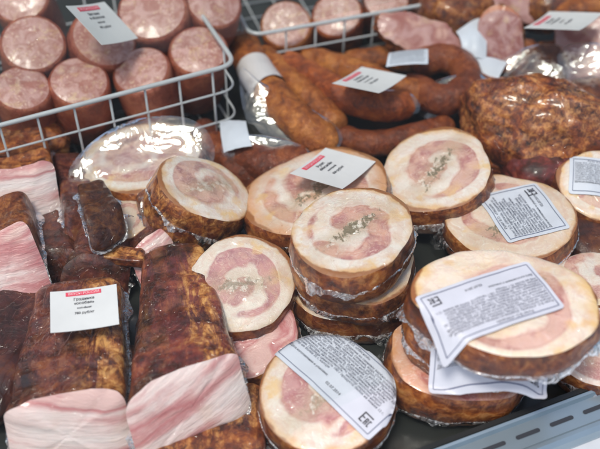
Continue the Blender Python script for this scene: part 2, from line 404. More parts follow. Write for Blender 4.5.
# ------------------------------------------------------------------ sticker on a pack
PARA = ("Рулет В.О. «Мясной». Изделие из свинины варёно-копчёное мясное категории Б. Состав: свинина, "
        "вода, соль поваренная, сахар, чеснок, перец чёрный молотый, укроп, стабилизаторы, "
        "антиокислитель, фиксатор окраски нитрит натрия. Пищевая ценность 100 г продукта: белок не "
        "менее 12 г, жир не более 35 г, калорийность 363 ккал. Хранить при температуре от 0 до +6 и "
        "относительной влажности воздуха 75-78 %. Срок годности 30 суток под вакуумом. После "
        "вскрытия упаковки хранить не более 5 суток. Упаковано под вакуумом. Масса нетто указана "
        "на упаковке. Изготовитель: Россия, мясокомбинат, ул. Заводская. ")
def sticker(parent, zf, cx, cy, rot, w, h, flip=False, corner=.004, clip=None, lift=.0012):
    """label sheet draped over surface zf(x,y) in the parent's frame; its own frame (u right, v up) is turned by rot"""
    cr, sr = math.cos(rot), math.sin(rot)
    def put(u, v, z):
        x, y = cx + u * cr - v * sr, cy + u * sr + v * cr
        return Vector((x, y, zf(x, y) + lift + z))
    bm = bmesh.new(); nu, nv = 34, 24; grid = {}
    def rc(u, v):   # squircle-ish corner trim
        au, av = abs(u) - (w / 2 - corner), abs(v) - (h / 2 - corner)
        if au > 0 and av > 0:
            l = math.hypot(au, av)
            if l > corner: k = corner / l; return (math.copysign(w / 2 - corner + au * k, u), math.copysign(h / 2 - corner + av * k, v))
        return u, v
    for i in range(nu + 1):
        for j in range(nv + 1):
            u, v = rc(-w / 2 + w * i / nu, -h / 2 + h * j / nv)
            if clip: u, v = clip(u, v)
            grid[i, j] = bm.verts.new(put(u, v, .0003 * mn.noise(Vector((u * 60, v * 60, cx * 50)))))
    for i in range(nu):
        for j in range(nv): bm.faces.new((grid[i, j], grid[i + 1, j], grid[i + 1, j + 1], grid[i, j + 1]))
    o = mesh_obj("label_sticker", bm, M_paper, parent)
    ok = (lambda u, v: True) if not clip else (lambda u, v: (Vector(clip(u, v)) - Vector((u, v))).length < 1e-6)
    # printed frame
    bm = bmesh.new()
    def line(u0, v0, u1, v1, t=.00035):
        n = 24; d = Vector((u1 - u0, v1 - v0)).normalized(); q = Vector((-d.y, d.x)) * t
        pr = None
        for i in range(n + 1):
            u, v = u0 + (u1 - u0) * i / n, v0 + (v1 - v0) * i / n
            if not ok(u, v): pr = None; continue
            a, b = bm.verts.new(put(u + q.x, v + q.y, .0007)), bm.verts.new(put(u - q.x, v - q.y, .0007))
            if pr: bm.faces.new((pr[0], pr[1], b, a))
            pr = (a, b)
    m = .0042; W, H = w / 2 - m, h / 2 - m
    line(-W, -H, W, -H); line(-W, H, W, H); line(-W, -H, -W, H); line(W, -H, W, H)
    mesh_obj("printed_frame", bm, M_rule, o, False)
    bm = bmesh.new()
    def tx(s, u, v, size, width=0, ls=1.0):
        vs, fs = text_verts(s, size, 'LEFT', ls, width)
        bad = {i for i, q in enumerate(vs) if not ok(u + q.x, v + q.y) or abs(u + q.x) > W or abs(v + q.y) > H}
        fs = [f for f in fs if not any(i in bad for i in f)]
        used = sorted({i for f in fs for i in f}); re = {i: k for k, i in enumerate(used)}
        add_vf(bm, [put(u + vs[i].x, v + vs[i].y, .0007) for i in used], [tuple(re[i] for i in f) for f in fs])
    fs_ = h * .055
    tx("Рулет В.О. «Мясной»", -W * .55, H - fs_ * 1.15, fs_ * 1.1)
    tx(PARA * 2, -W + .0015, H - fs_ * 2.3, fs_, 2 * W - .004, .82)
    o2 = mesh_obj("lettering", bm, M_small, o, False)
    return o, put, W, H, tx
def sticker_full(parent, zf, cx, cy, rot, w, h, clip=None, **kw):
    """text block over the upper two thirds, date and conformity mark in the lower band"""
    cr, sr = math.cos(rot), math.sin(rot)
    global PARA
    save = PARA
    rows = max(5, int((h * .50) / (h * .055 * .82)))
    per = int((w - .012) / (h * .055 * .56)); PARA = (save * 4)[:rows * per // 2]
    o, put, W, H, tx = sticker(parent, zf, cx, cy, rot, w, h, clip=clip, **kw)
    PARA = save
    bm = bmesh.new()
    def t2(s, u, v, size, ls=1.0):
        vs, fs = text_verts(s, size, 'LEFT', ls); add_vf(bm, [put(u + q.x, v + q.y, .0007) for q in vs], fs)
    t2("Дата изготовления и упаковки:", -W + .002, -H + h * .20, h * .05, .9)
    mesh_obj("date_caption", bm, M_ink, o, False); bm = bmesh.new()
    t2("02.07.2014", -W * .05, -H + h * .11, h * .062)
    mesh_obj("date_print", bm, M_ink, o, False); bm = bmesh.new()
    # EAC mark drawn with bars
    ex, ey, s = W - h * .24, -H + h * .06, h * .155
    def bar(x0, y0, x1, y1):
        vs = [put(ex + x0 * s, ey + y0 * s, .0008), put(ex + x1 * s, ey + y0 * s, .0008), put(ex + x1 * s, ey + y1 * s, .0008), put(ex + x0 * s, ey + y1 * s, .0008)]
        add_vf(bm, vs, [(0, 1, 2, 3)])
    for b in ((0, 0, .12, 1), (.12, .88, .40, 1), (.12, .44, .40, .56), (.12, 0, .40, .12),
              (.40, .88, 1.0, 1), (.52, 0, .62, .56), (.52, .56, .78, .66), (.70, 0, .78, .56), (.62, .28, .70, .36), (.90, 0, 1.0, .12), (.88, .12, .96, .66), (.96, .54, 1.08, .66), (.96, 0, 1.08, .12)):
        bar(*b)
    mesh_obj("conformity_mark", bm, M_ink, o, False)
    return o

# ------------------------------------------------------------------ rolled meat disc
def place(px, py, z, w, h=None, tilt=None, bank=0.0):
    p = P(px, py, z); d = depth(p); r = w / 2 * d / FPX
    elev = math.atan2(CAM.z - z, p.y - CAM.y)
    sy = 1.0
    if tilt is None: tilt = math.asin(min(.985, h / w)) - elev if h else 0
    else:
        tilt = R(tilt)
        if h: sy = (h / w) / math.sin(elev + tilt)
    return p, r, tilt, sy
def meat_disc(px, py, z, w, h, thick, label, seed, tilt=None, bank=0, spin=0, face=None, rind=None, seam=True, name="rolled_meat_pack",
              cat="rolled meat", wob=.07, group=None, face_mat=None, seam_z=.5, seam_w=.006, bulge=.004):
    p, r, tl, sy = place(px, py, z, w, h, tilt)
    q = (Matrix.Rotation(tl, 3, 'X') @ Matrix.Rotation(R(bank), 3, 'Y')).to_quaternion()
    base = p - (q @ Vector((0, 0, thick)))
    t = thing(name, label, cat, base, quat=q, group=group)
    S = Vector((seed * 1.3, seed * .7, 0))
    def rad(a): return r * (1 + wob * .7 * math.cos(2 * a + seed * 1.7) + wob * .35 * math.cos(3 * a + seed) + wob * fb(Vector((math.cos(a) * 1.1, math.sin(a) * 1.1, seed)) + S, 3))
    def squash(x, y): return x, y * sy
    def zf(x, y):
        y2 = y / sy; rr = math.hypot(x, y2); R0 = rad(math.atan2(y2, x)); u = rr / R0
        zz = thick + bulge * (1 - u * u) + .0022 * fb(Vector((x, y, seed)) * 28, 2) * max(0, 1 - u ** 4) if u < 1 else thick - .0005
        if u > .94: zz -= .0016 * ((u - .94) / .06) ** 2
        if u > 1: zz = thick - .004 - (u - 1) * r * 1.3
        return zz
    NS, NR = 112, 22
    bm = bmesh.new(); c = bm.verts.new((0, 0, zf(0, 0))); prev = None; last = None
    for i in range(1, NR + 1):
        u = (i / NR) ** .85 * .985; ring = []
        for k in range(NS):
            a = 2 * math.pi * k / NS; x, y = squash(rad(a) * u * math.cos(a), rad(a) * u * math.sin(a))
            ring.append(bm.verts.new((x, y, zf(x, y))))
        for k in range(NS):
            if prev is None: bm.faces.new((c, ring[k], ring[(k + 1) % NS]))
            else: bm.faces.new((prev[k], ring[k], ring[(k + 1) % NS], prev[(k + 1) % NS]))
        prev = ring
    edge = [v.co.copy() for v in prev]
    fm = face_mat or rolled_mat(seed, r, **(face or {}))
    mesh_obj("cut_face", bm, fm, t)
    bm = bmesh.new(); rings = [[bm.verts.new(v) for v in edge]]
    prof = [(.998, .93), (1.012, .80), (1.024, .62), (1.028, .5), (1.025, .35), (1.005, .14), (.97, .03), (.88, 0)]
    for u, f in prof:
        ring = []
        for k in range(NS):
            a = 2 * math.pi * k / NS
            rr = rad(a) * u * (1 + .035 * (1 - abs(f - .5)) * fb(Vector((math.cos(a) * 4, math.sin(a) * 4, f * 3 + seed)), 3))
            x, y = squash(rr * math.cos(a), rr * math.sin(a)); zz = thick * f
            ring.append(bm.verts.new((x, y, zz)))
        A = rings[-1]
        for k in range(NS): bm.faces.new((A[k], ring[k], ring[(k + 1) % NS], A[(k + 1) % NS]))
        rings.append(ring)
    bm.faces.new(list(reversed(rings[-1])))
    bmesh.ops.recalc_face_normals(bm, faces=bm.faces)
    mesh_obj("rind", bm, rind or RIND[seed % 6], t)
    if seam:
        bm = bmesh.new(); prev = None; NS2 = 360; first = None; J = 6
        for k in range(NS2):
            a = 2 * math.pi * k / NS2; cs = Vector((math.cos(a), math.sin(a), 0))
            pk = max(0, fb(cs * 1.6 + Vector((seed * 1.7, 0, 3)), 2) - .12)
            wv = .0022 + seam_w * 2.6 * pk + .0010 * mn.noise(cs * 14 + Vector((seed, 0, 0)))
            zz = thick * (seam_z + .20 * fb(cs * 1.1 + Vector((0, seed, 0)), 2)); row = []
            for j in range(J):
                f = j / (J - 1)
                rr = rad(a) * 1.028 + wv * f * (.55 + .45 * mn.noise(cs * 9 + Vector((seed, 2, 0))))
                dz = -wv * .9 * f * f + f * min(.004, wv * .6) * mn.noise(cs * 16 + Vector((0, 0, seed))) 
                x, y = squash(rr * math.cos(a), rr * math.sin(a)); row.append(bm.verts.new((x, y, max(.001, zz + dz))))
            if prev:
                for j in range(J - 1): bm.faces.new((prev[j], row[j], row[j + 1], prev[j + 1]))
            else: first = row
            prev = row
        for j in range(J - 1): bm.faces.new((prev[j], first[j], first[j + 1], prev[j + 1]))
        mesh_obj("film_seam", bm, M_seam, t)
    return t, r, sy, zf

# ------------------------------------------------------------------ slab of smoked belly
def slab(front, back, w0, w1, h, label, seed, shear=.5, rind=None, stripe=None, lift0=0, name="bacon_slab", cat="bacon", bank=0, seam=True, base_z=None, group=None, exp=7.0, top_sag=.15, h1=None, skew=0.0):
    """front/back = world points under the middle of the cut end and of the far end"""
    d = back - front; L = d.length; Y = d.normalized(); X = Y.cross(Vector((0, 0, 1))).normalized(); Z = X.cross(Y)
    q = (Matrix((X, Y, Z)).transposed() @ Matrix.Rotation(R(bank), 3, 'Y')).to_quaternion()
    t = thing(name, label, cat, front, quat=q, group=group)
    NS, NL = 72, 30; h1 = h1 or h * .85
    def ring(tt):
        w = (w0 + (w1 - w0) * tt) / 2; hh = (h + (h1 - h) * tt) / 2; out = []
        endf = 1.0
        if tt > .94: e = (tt - .94) / .06; endf = math.sqrt(max(0, 1 - e * e * .85))
        for k in range(NS):
            a = 2 * math.pi * k / NS; ca, sa = math.cos(a), math.sin(a)
            x = math.copysign(abs(ca) ** (2 / exp), ca) * w * endf; z = math.copysign(abs(sa) ** (2 / exp), sa) * hh * endf
            nn = fb(Vector((x * 22, tt * L * 22, z * 22 + seed)), 3)
            x *= 1 + .035 * nn; z = z * (1 + .05 * nn) + hh * .10 * math.sin(x / w * 2.5 + seed) + .0055 * min(1, tt * 8) * -abs(mn.noise(Vector((x * 9 + seed, tt * L * 36, 0)))) + .0015 * mn.noise(Vector((x * 60, tt * L * 60, seed)))
            y = tt * L + (shear * z + skew * x) * (1 - tt) ** 2 + (.004 * fb(Vector((x * 40, z * 40, seed)), 2) if tt < .01 else 0)
            z2 = z + hh - top_sag * h * math.sin(tt * math.pi) * .3
            out.append(Vector((x, y, z2)))
        return out
    bm = bmesh.new(); prev = None; R0 = ring(0)
    for i in range(NL + 1):
        tt = i / NL
        vs = [bm.verts.new(c) for c in ring(tt)]
        if prev:
            for k in range(NS): bm.faces.new((prev[k], prev[(k + 1) % NS], vs[(k + 1) % NS], vs[k]))
        prev = vs
    bm.faces.new(list(reversed(prev)))
    bmesh.ops.recalc_face_normals(bm, faces=bm.faces)
    mesh_obj("rind", bm, rind or RIND[seed % 6], t)
    bm = bmesh.new(); cen = sum(R0, Vector()) / NS; prev = None; M_ = 12
    for i in range(M_ + 1):
        f = 1 - i / M_ if i < M_ else 0
        if f == 0:
            cv = bm.verts.new(cen + Vector((0, -.004, 0)))
            for k in range(NS): bm.faces.new((prev[(k + 1) % NS], prev[k], cv))
        else:
            vs = []
            for c in R0:
                pnt = cen + (c - cen) * f; pnt.y += -.005 * (1 - f ** 6) + .0016 * fb(Vector((pnt.x * 60, seed, pnt.z * 60)), 2) * (1 - f)
                vs.append(bm.verts.new(pnt))
            if prev:
                for k in range(NS): bm.faces.new((prev[k], vs[k], vs[(k + 1) % NS], prev[(k + 1) % NS]))
            prev = vs
    bmesh.ops.recalc_face_normals(bm, faces=bm.faces)
    mesh_obj("cut_face", bm, stripe or stripe_mat(seed, w0), t)
    if seam:
        bm = bmesh.new(); rows = []
        path = []
        for i in range(60):                       # along left side, round the front, back along the right side
            tt = i / 59; rg = ring(1 - tt) ; path.append((rg[NS // 2], Vector((-1, 0, 0))))
        for i in range(40):
            u = i / 39; a = math.pi + math.pi * u; k = int(NS * a / (2 * math.pi)) % NS
            path.append((R0[k] * 1.0, Vector((math.cos(a) * .7, -1, -.3)).normalized()))
        for i in range(60):
            tt = i / 59; rg = ring(tt); path.append((rg[0], Vector((1, 0, 0))))
        prev = None
        for i, (c, dr) in enumerate(path):
            wv = .003 + .014 * max(0, fb(Vector((i * .07, seed, 0)), 2)); row = []
            for j in range(4):
                f = j / 3
                row.append(bm.verts.new(c + dr * (wv * f) + Vector((0, 0, -wv * .4 * f * f + (.2 * wv + .001) * f * mn.noise(Vector((i * .45, f, seed)))))))
            if prev:
                for j in range(3): bm.faces.new((prev[j], row[j], row[j + 1], prev[j + 1]))
            prev = row
        mesh_obj("film_seam", bm, M_seam, t)
    return t

# ------------------------------------------------------------------ lumpy chunk, optionally cut flat
def chunk(px, py, z, size, label, seed, rot=(0, 0, 0), name="smoked_meat_piece", cat="smoked meat", rind=None, cut=None, cut_mat=None, amp=.12, freq=1.4, expo=3.4, group=None, subd=5):
    p = P(px, py, z)
    t = thing(name, label, cat, p, rot=tuple(R(a) for a in rot), group=group)
    bm = bmesh.new(); bmesh.ops.create_icosphere(bm, subdivisions=subd, radius=1)
    for v in bm.verts:
        c = v.co.normalized(); l = (abs(c.x) ** expo + abs(c.y) ** expo + abs(c.z) ** expo) ** (-1 / expo)
        k = l * (1 + amp * fb(c * freq + Vector((seed * 3.1, seed, 0)), 5) - amp * .35 * abs(fb(c * freq * 2.2 + Vector((seed, 0, 3)), 2)))
        v.co = Vector((c.x * k * size[0], c.y * k * size[1], c.z * k * size[2]))
    if cut:
        co, no = Vector(cut[0]), Vector(cut[1]).normalized()
        g = bm.verts[:] + bm.edges[:] + bm.faces[:]
        r_ = bmesh.ops.bisect_plane(bm, geom=g, dist=1e-5, plane_co=co, plane_no=no, clear_outer=True)
        es = [e for e in bm.edges if e.is_boundary]
        loop = [v.co.copy() for v in {v for e in es for v in e.verts}]
        cen = sum(loop, Vector()) / len(loop)
        a0 = no.orthogonal().normalized(); b0 = no.cross(a0)
        loop.sort(key=lambda c: math.atan2((c - cen).dot(b0), (c - cen).dot(a0)))
        fm = bmesh.new(); prev = None; n_ = len(loop)
        for i in range(13):
            f = 1 - i / 12
            if i == 12:
                cv = fm.verts.new(cen + no * .003)
                for k in range(n_): fm.faces.new((prev[k], prev[(k + 1) % n_], cv))
            else:
                vs = [fm.verts.new(cen + (c - cen) * f + no * (.003 * (1 - f ** 4) + .0015 * (1 - f) * fb(c * f * 60, 2))) for c in loop]
                if prev:
                    for k in range(n_): fm.faces.new((prev[k], prev[(k + 1) % n_], vs[(k + 1) % n_], vs[k]))
                prev = vs
        bmesh.ops.recalc_face_normals(fm, faces=fm.faces)
        if fm.faces:
            fm.faces.ensure_lookup_table()
        mesh_obj("rind", bm, rind or RIND[seed % 6], t)
        fo = mesh_obj("cut_face", fm, cut_mat, t)
        if (fo.data.polygons[0].normal.dot(no)) < 0: fo.data.flip_normals()
    else:
        mesh_obj("rind", bm, rind or RIND[seed % 6], t)
    return t

# ------------------------------------------------------------------ standing sausage log with a cut end
def log(px, py, z, w, length, label, seed, lean=(12, 0), h=None, case=None, face=None, group=None, name="sausage_log", cat="sausage"):
    p, r, tl, sy = place(px, py, z, w, None, lean[0])
    q = (Matrix.Rotation(R(lean[0]), 3, 'X') @ Matrix.Rotation(R(lean[1]), 3, 'Y')).to_quaternion()
    t = thing(name, label, cat, p - q @ Vector((0, 0, length)), quat=q, group=group)
    NS = 72; bm = bmesh.new(); rings = []
    prof = [(0, .12), (.004, .5), (.012, .8), (.03, .97), (.05, 1.0), (.5, 1.02), (.9, 1.01), (.95, .995), (.975, .975), (.992, .94), (1.0, .89)]
    for f, u in prof:
        rings.append([bm.verts.new((r * u * math.cos(a) * (1 + .02 * fb(Vector((math.cos(a), math.sin(a), f * 3 + seed)), 2)),
                                    r * u * math.sin(a), length * f + (.004 * math.sin(a + seed) if f == 1 else .004 * math.sin(a + seed) * f))) for a in [2 * math.pi * k / NS for k in range(NS)]])
    for A, B in zip(rings, rings[1:]):
        for k in range(NS): bm.faces.new((A[k], A[(k + 1) % NS], B[(k + 1) % NS], B[k]))
    bm.faces.new(list(reversed(rings[0])))
    edge = [v.co.copy() for v in rings[-1]]
    mesh_obj("casing", bm, case or M_bolcase[seed % 2], t)
    bm = bmesh.new(); prev = [bm.verts.new(e) for e in edge]
    for i in range(1, 9):
        f = 1 - i / 8
        if i == 8:
            cv = bm.verts.new((0, 0, length + .003))
            for k in range(NS): bm.faces.new((prev[k], prev[(k + 1) % NS], cv))
        else:
            vs = [bm.verts.new((e.x * f, e.y * f, length + (e.z - length) * f + .003 * (1 - f ** 3) + .001 * fb(e * f * 50, 2))) for e in edge]
            for k in range(NS): bm.faces.new((prev[k], prev[(k + 1) % NS], vs[(k + 1) % NS], vs[k]))
            prev = vs
    mesh_obj("cut_face", bm, face or bologna_mat(seed, r), t)
    return t

# ------------------------------------------------------------------ curved smoked sausage
def sausage(pts, r, label, seed, mat=None, group=None, name="smoked_sausage", cat="sausage", parent=None, taper=.10):
    pts = [P(*q) for q in pts]; base = pts[0].copy(); path = smooth_path([q - base for q in pts], 64)
    def rf(u):
        e = min(u, 1 - u) / taper
        return (math.sqrt(max(.02, 1 - (1 - min(1, e)) ** 2))) * (1 + .03 * math.sin(u * 9 + seed))
    bm = bmesh.new(); tube_bm(bm, path, r, 32, rf=rf)
    for v in bm.verts: v.co += Vector((1, 1, 1)) * 0 + v.co.normalized() * 0 + Vector([.0022 * mn.noise((v.co + Vector((i, seed, 0))) * 70) for i in range(3)])
    bmesh.ops.recalc_face_normals(bm, faces=bm.faces)
    if parent is not None:
        return mesh_obj("sausage_link", bm, mat or M_casing[seed % 3], parent)
    t = thing(name, label, cat, base, group=group)
    mesh_obj("casing", bm, mat or M_casing[seed % 3], t)
    return t, base
def strip_sheet(t, pts_grid, mat, name, thick=0):
    """sheet through a grid of world points, as a child of t (t unrotated)"""
    bm = bmesh.new(); o = Vector(t.location)
    g = [[bm.verts.new(c - o) for c in row] for row in pts_grid]
    for i in range(len(g) - 1):
        for j in range(len(g[0]) - 1): bm.faces.new((g[i][j], g[i][j + 1], g[i + 1][j + 1], g[i + 1][j]))
    return mesh_obj(name, bm, mat, t)
def quad_label(t, cpx, zs, bulge=.006, n=12, name="label_sticker", mat=None, lines=True, seed=0):
    """sticker given by four picture-space corners on real heights, bulging over what it covers"""
    c = [P(px, py, z) for (px, py), z in zip(cpx, zs)]
    nn = (c[1] - c[0]).cross(c[3] - c[0]).normalized()
    if nn.z < 0: nn = -nn
    def pt(u, v, e=0):
        return c[0] * (1 - u) * (1 - v) + c[1] * u * (1 - v) + c[2] * u * v + c[3] * (1 - u) * v + nn * (bulge * 4 * v * (1 - v) + bulge * .5 * 4 * u * (1 - u) + e + .0012 * mn.noise(Vector((u * 4, v * 4, seed))))
    o = strip_sheet(t, [[pt(i / n, j / n) for i in range(n + 1)] for j in range(n + 1)], mat or M_paper, name)
    if lines:
        inv = t.matrix_world.inverted() if False else None
        off = Vector(t.location); bm = bmesh.new()
        s = "\n".join((PARA * 3)[k * 46:(k + 1) * 46] for k in range(12)); vs, fs = text_verts(s, 1.0)
        mx = max(v.x for v in vs); my = min(v.y for v in vs); My = max(v.y for v in vs)
        add_vf(bm, [pt(.07 + .86 * v.x / mx, .07 + .86 * (My - v.y) / (My - my), .0007) - off for v in vs], fs)
        mesh_obj("lettering", bm, M_small, o, False)
    return o
def film_tent(t, outline_px, zrim, ztop, seed, name="clear_glint_film", mat=None, rings=22, crumple=.004, seg=140, peak=(0, 0)):
    """crumpled clear film stretched over a pack: an outline on the tray, rising to the height of its contents"""
    ctr = P(sum(p[0] for p in outline_px) / len(outline_px), sum(p[1] for p in outline_px) / len(outline_px), ztop)
    out = smooth_path([P(px, py, zrim) for px, py in outline_px], seg, True)
    o = Vector(t.location); bm = bmesh.new(); prev = None
    for i in range(rings + 1):
        f = 1 - i / rings; vs = []
        zz = zrim + (ztop - zrim) * (1 - f ** 1.9)
        for k, c in enumerate(out):
            pnt = Vector((ctr.x + (c.x - ctr.x) * f, ctr.y + (c.y - ctr.y) * f, zz))
            pnt.z += crumple * (fb(Vector((pnt.x * 17, pnt.y * 17, seed)), 2) + .22 * abs(mn.noise(Vector((pnt.x * 60, pnt.y * 34, seed)))))
            vs.append(pnt - o)
        if i == rings:
            cv = bm.verts.new(vs[0])
            for k in range(seg): bm.faces.new((prev[k], prev[(k + 1) % seg], cv))
        else:
            bv = [bm.verts.new(v) for v in vs]
            if prev:
                for k in range(seg): bm.faces.new((prev[k], prev[(k + 1) % seg], bv[(k + 1) % seg], bv[k]))
            prev = bv
    bmesh.ops.recalc_face_normals(bm, faces=bm.faces)
    return mesh_obj(name, bm, mat or M_film, t)

def film_sheet(t, outline_px, anchor, zfront, tilt, seed, crumple=.0048, mat=None, name="clear_glint_film", n=46, yaw=0):
    """taut, slightly crumpled film on a slope set to catch the sun: anchor = picture point where it touches height zfront"""
    a0 = P(*anchor, zfront); nn = Matrix.Rotation(R(yaw), 3, 'Z') @ Vector((0, -math.sin(R(tilt)), math.cos(R(tilt))))  # film turned to mirror the sun; its glints replace reflections on the pane
    q = t.rotation_quaternion if t.rotation_mode == 'QUATERNION' else t.rotation_euler.to_quaternion()
    qi = q.inverted(); loc = Vector(t.location)
    def hit(px, py):
        d = ray(px, py); return CAM + d * ((a0 - CAM).dot(nn) / d.dot(nn))
    out = smooth_path([hit(*p) for p in outline_px], 120, True); cen = sum(out, Vector()) / len(out)
    bm = bmesh.new(); prev = None
    for i in range(n + 1):
        f = 1 - i / n; vs = []
        for c in out:
            p = cen + (c - cen) * f
            h = fb(Vector((p.x * 13, p.y * 19, seed)), 2) + .16 * abs(mn.noise(Vector((p.x * 45, p.y * 70, seed))))
            p = p + nn * (crumple * h) - Vector((0, 0, .004)) * f ** 6
            vs.append(qi @ (p - loc))
        if i == n:
            cv = bm.verts.new(vs[0])
            for k in range(120): bm.faces.new((prev[k], prev[(k + 1) % 120], cv))
        else:
            bv = [bm.verts.new(v) for v in vs]
            if prev:
                for k in range(120): bm.faces.new((prev[k], prev[(k + 1) % 120], bv[(k + 1) % 120], bv[k]))
            prev = bv
    return mesh_obj(name, bm, mat or M_film, t)

# ================================================================== THE CASE
YAW = R(22); DX = Vector((math.cos(YAW), math.sin(YAW), 0)); DY = Vector((-math.sin(YAW), math.cos(YAW), 0))
case = thing("display_case", "refrigerated glass display case with dark tray and blue grey slotted front rail", "display case", (0, 0, 0))
RM = Matrix((DX, DY, Vector((0, 0, 1)))).transposed().to_4x4()
a = P(433, 449, .02); oy = a.dot(DY)          # distance of the rail's inner edge along DY
bm = bmesh.new()
box(bm, (0, oy + .90, -.010), (2.6, 1.80, .02), RM); mesh_obj("tray_floor", bm, M_deck, case, False)
bm = bmesh.new(); box(bm, (0, oy + .0015, .009), (2.6, .005, .030), RM); mesh_obj("tray_lip", bm, M_gasket, case, False)
# folded metal rail: profile swept along the case
prof = [(-.001, .000), (-.001, .0225), (-.0025, .0245), (-.005, .0235), (-.0065, .0185), (-.029, .0162), (-.0315, .0185), (-.035, .0185), (-.039, .015), (-.041, .008), (-.041, -.01), (-.001, -.01)]
def sweep(prof, x0, x1):
    bm = bmesh.new(); A = [bm.verts.new(RM @ Vector((x0, oy + y, z))) for y, z in prof]; B = [bm.verts.new(RM @ Vector((x1, oy + y, z))) for y, z in prof]
    n = len(prof)
    for i in range(n): bm.faces.new((A[i], B[i], B[(i + 1) % n], A[(i + 1) % n]))
    bm.faces.new(A); bm.faces.new(list(reversed(B))); bmesh.ops.recalc_face_normals(bm, faces=bm.faces)
    return bm
rail = mesh_obj("front_rail", sweep(prof, -1.2, 1.2), M_rail, case, False)
bm = bmesh.new()
s0 = P(490, 442, .017).dot(DX); s1 = P(590, 403, .017).dot(DX); stp = (s1 - s0) / 3
for k in range(-14, 8):
    x = s0 + stp * k
    pts = []
    for e, sg in ((x - .011, -1), (x + .011, 1)):
        for q in range(7):
            an = math.pi / 2 + math.pi * q / 6 if sg < 0 else -math.pi / 2 + math.pi * q / 6
            yy = -.018 + .0021 * math.sin(an)
            pts.append(RM @ Vector((e + .0021 * math.cos(an), oy + yy, .0185 + .1022 * (yy + .0065) + .0006)))
    bm.faces.new([bm.verts.new(p) for p in pts])
mesh_obj("vent_slots", bm, M_dark, rail, False)
bm = bmesh.new(); box(bm, (0, oy - .29, -.006), (2.6, .498, .02), RM); mesh_obj("white_front_panel", bm, M_white, case, False)
bm = bmesh.new(); box(bm, (0, oy + 1.35, .35), (2.6, .02, .9), RM); mesh_obj("back_panel", bm, M_gasket, case, False)
# sloping pane of glass with a milky veil between the shopper and the meat
def glass(dens):
    g = N("veiled_glass"); tr = g.t.nodes.new('ShaderNodeBsdfTransparent'); tr.inputs[0].default_value = (.965, .98, .975, 1)
    sc_ = g.t.nodes.new('ShaderNodeVolumeScatter'); sc_.inputs['Color'].default_value = (.82, .90, 1, 1)  # scatter volume stands in for the haze of reflections on the pane
    sc_.inputs['Density'].default_value = dens; sc_.inputs['Anisotropy'].default_value = 0
    g.t.links.new(tr.outputs[0], g.out.inputs['Surface']); g.t.links.new(sc_.outputs[0], g.out.inputs['Volume']); g.t.nodes.remove(g.b)
    return g.m
GT = Matrix.Translation(DY * oy) @ RM @ Matrix.Rotation(R(38), 4, 'X')
bm = bmesh.new(); box(bm, (0, .36, .010), (2.4, .70, .004), GT)
mesh_obj("glass_pane", bm, glass(6.0), case, False)
GTi = GT.inverted(); dl = GTi.to_3x3() @ ray(100, 66); cl = GTi @ CAM; ye = (cl + dl * ((.022 - cl.z) / dl.z)).y
bm = bmesh.new(); box(bm, (0, ye + .2, .022), (2.4, .40, .004), GT)
mesh_obj("added_veil_pane", bm, glass(10.0), case, False)  # added pane; its denser scatter imitates the reflected veil at upper left

# ---- trees across the way, whose leaves and sky gaps mirror in the film
def leaf_mat(seed):
    n = N("foliage"); c = n.ramp(n.noise(n.tc, 1.2, 3), [(.35, (.025, .055, .015)), (.5, (.05, .11, .025)), (.62, (.16, .24, .04))])
    return n.fin(c, .5)
bark = plain("bark", (.10, .07, .05), .8, bumps=(20, .6))
for tx, ty, hh, sd_, lab in ((-2.6, 4.2, 5.6, 1, "leafy green tree across the way on the left, mirrored in the film"), (.9, 5.0, 6.6, 2, "tall leafy green tree across the way in the middle, mirrored in the film"), (4.0, 4.4, 5.2, 3, "leafy green tree across the way on the right, mirrored in the film")):
    t = thing("leafy_tree", lab, "tree", (tx, ty, -1), group="trees beyond the case")
    rng = random.Random(sd_); bm = bmesh.new()
    path = smooth_path([Vector((0, 0, 0)), Vector((.1, 0, 1.2)), Vector((-.05, .1, 2.6)), Vector((.1, 0, hh * .85))], 16)
    tube_bm(bm, path, .14, 10, rf=lambda u: 1 - .75 * u)
    cl = []
    for k in range(26):
        a_ = rng.uniform(0, 6.28); rr_ = rng.uniform(.3, 1.7); zz = rng.uniform(1.5, hh); c = Vector((math.cos(a_) * rr_, math.sin(a_) * rr_ * .7, zz)); cl.append((c, rng.uniform(.35, .75)))
        if k % 2 == 0: tube_bm(bm, smooth_path([Vector((0, 0, zz * .7)), c * .5 + Vector((0, 0, zz * .42)), c], 8), .04, 6, rf=lambda u: 1 - .7 * u)
    mesh_obj("trunk", bm, bark, t)
    bm = bmesh.new()
    for c, cr in cl:
        for j in range(110):
            d = Vector((rng.gauss(0, 1), rng.gauss(0, 1), rng.gauss(0, 1))).normalized() * cr * rng.random() ** .4
            q = Euler((rng.uniform(0, 6), rng.uniform(0, 6), rng.uniform(0, 6))).to_matrix(); sz = rng.uniform(.05, .11)
            bm.faces.new([bm.verts.new(c + d + q @ Vector(v)) for v in ((-sz, 0, 0), (0, -sz * .5, 0), (sz, 0, .02), (0, sz * .5, 0))])
    mesh_obj("crown", bm, leaf_mat(sd_), t, False)

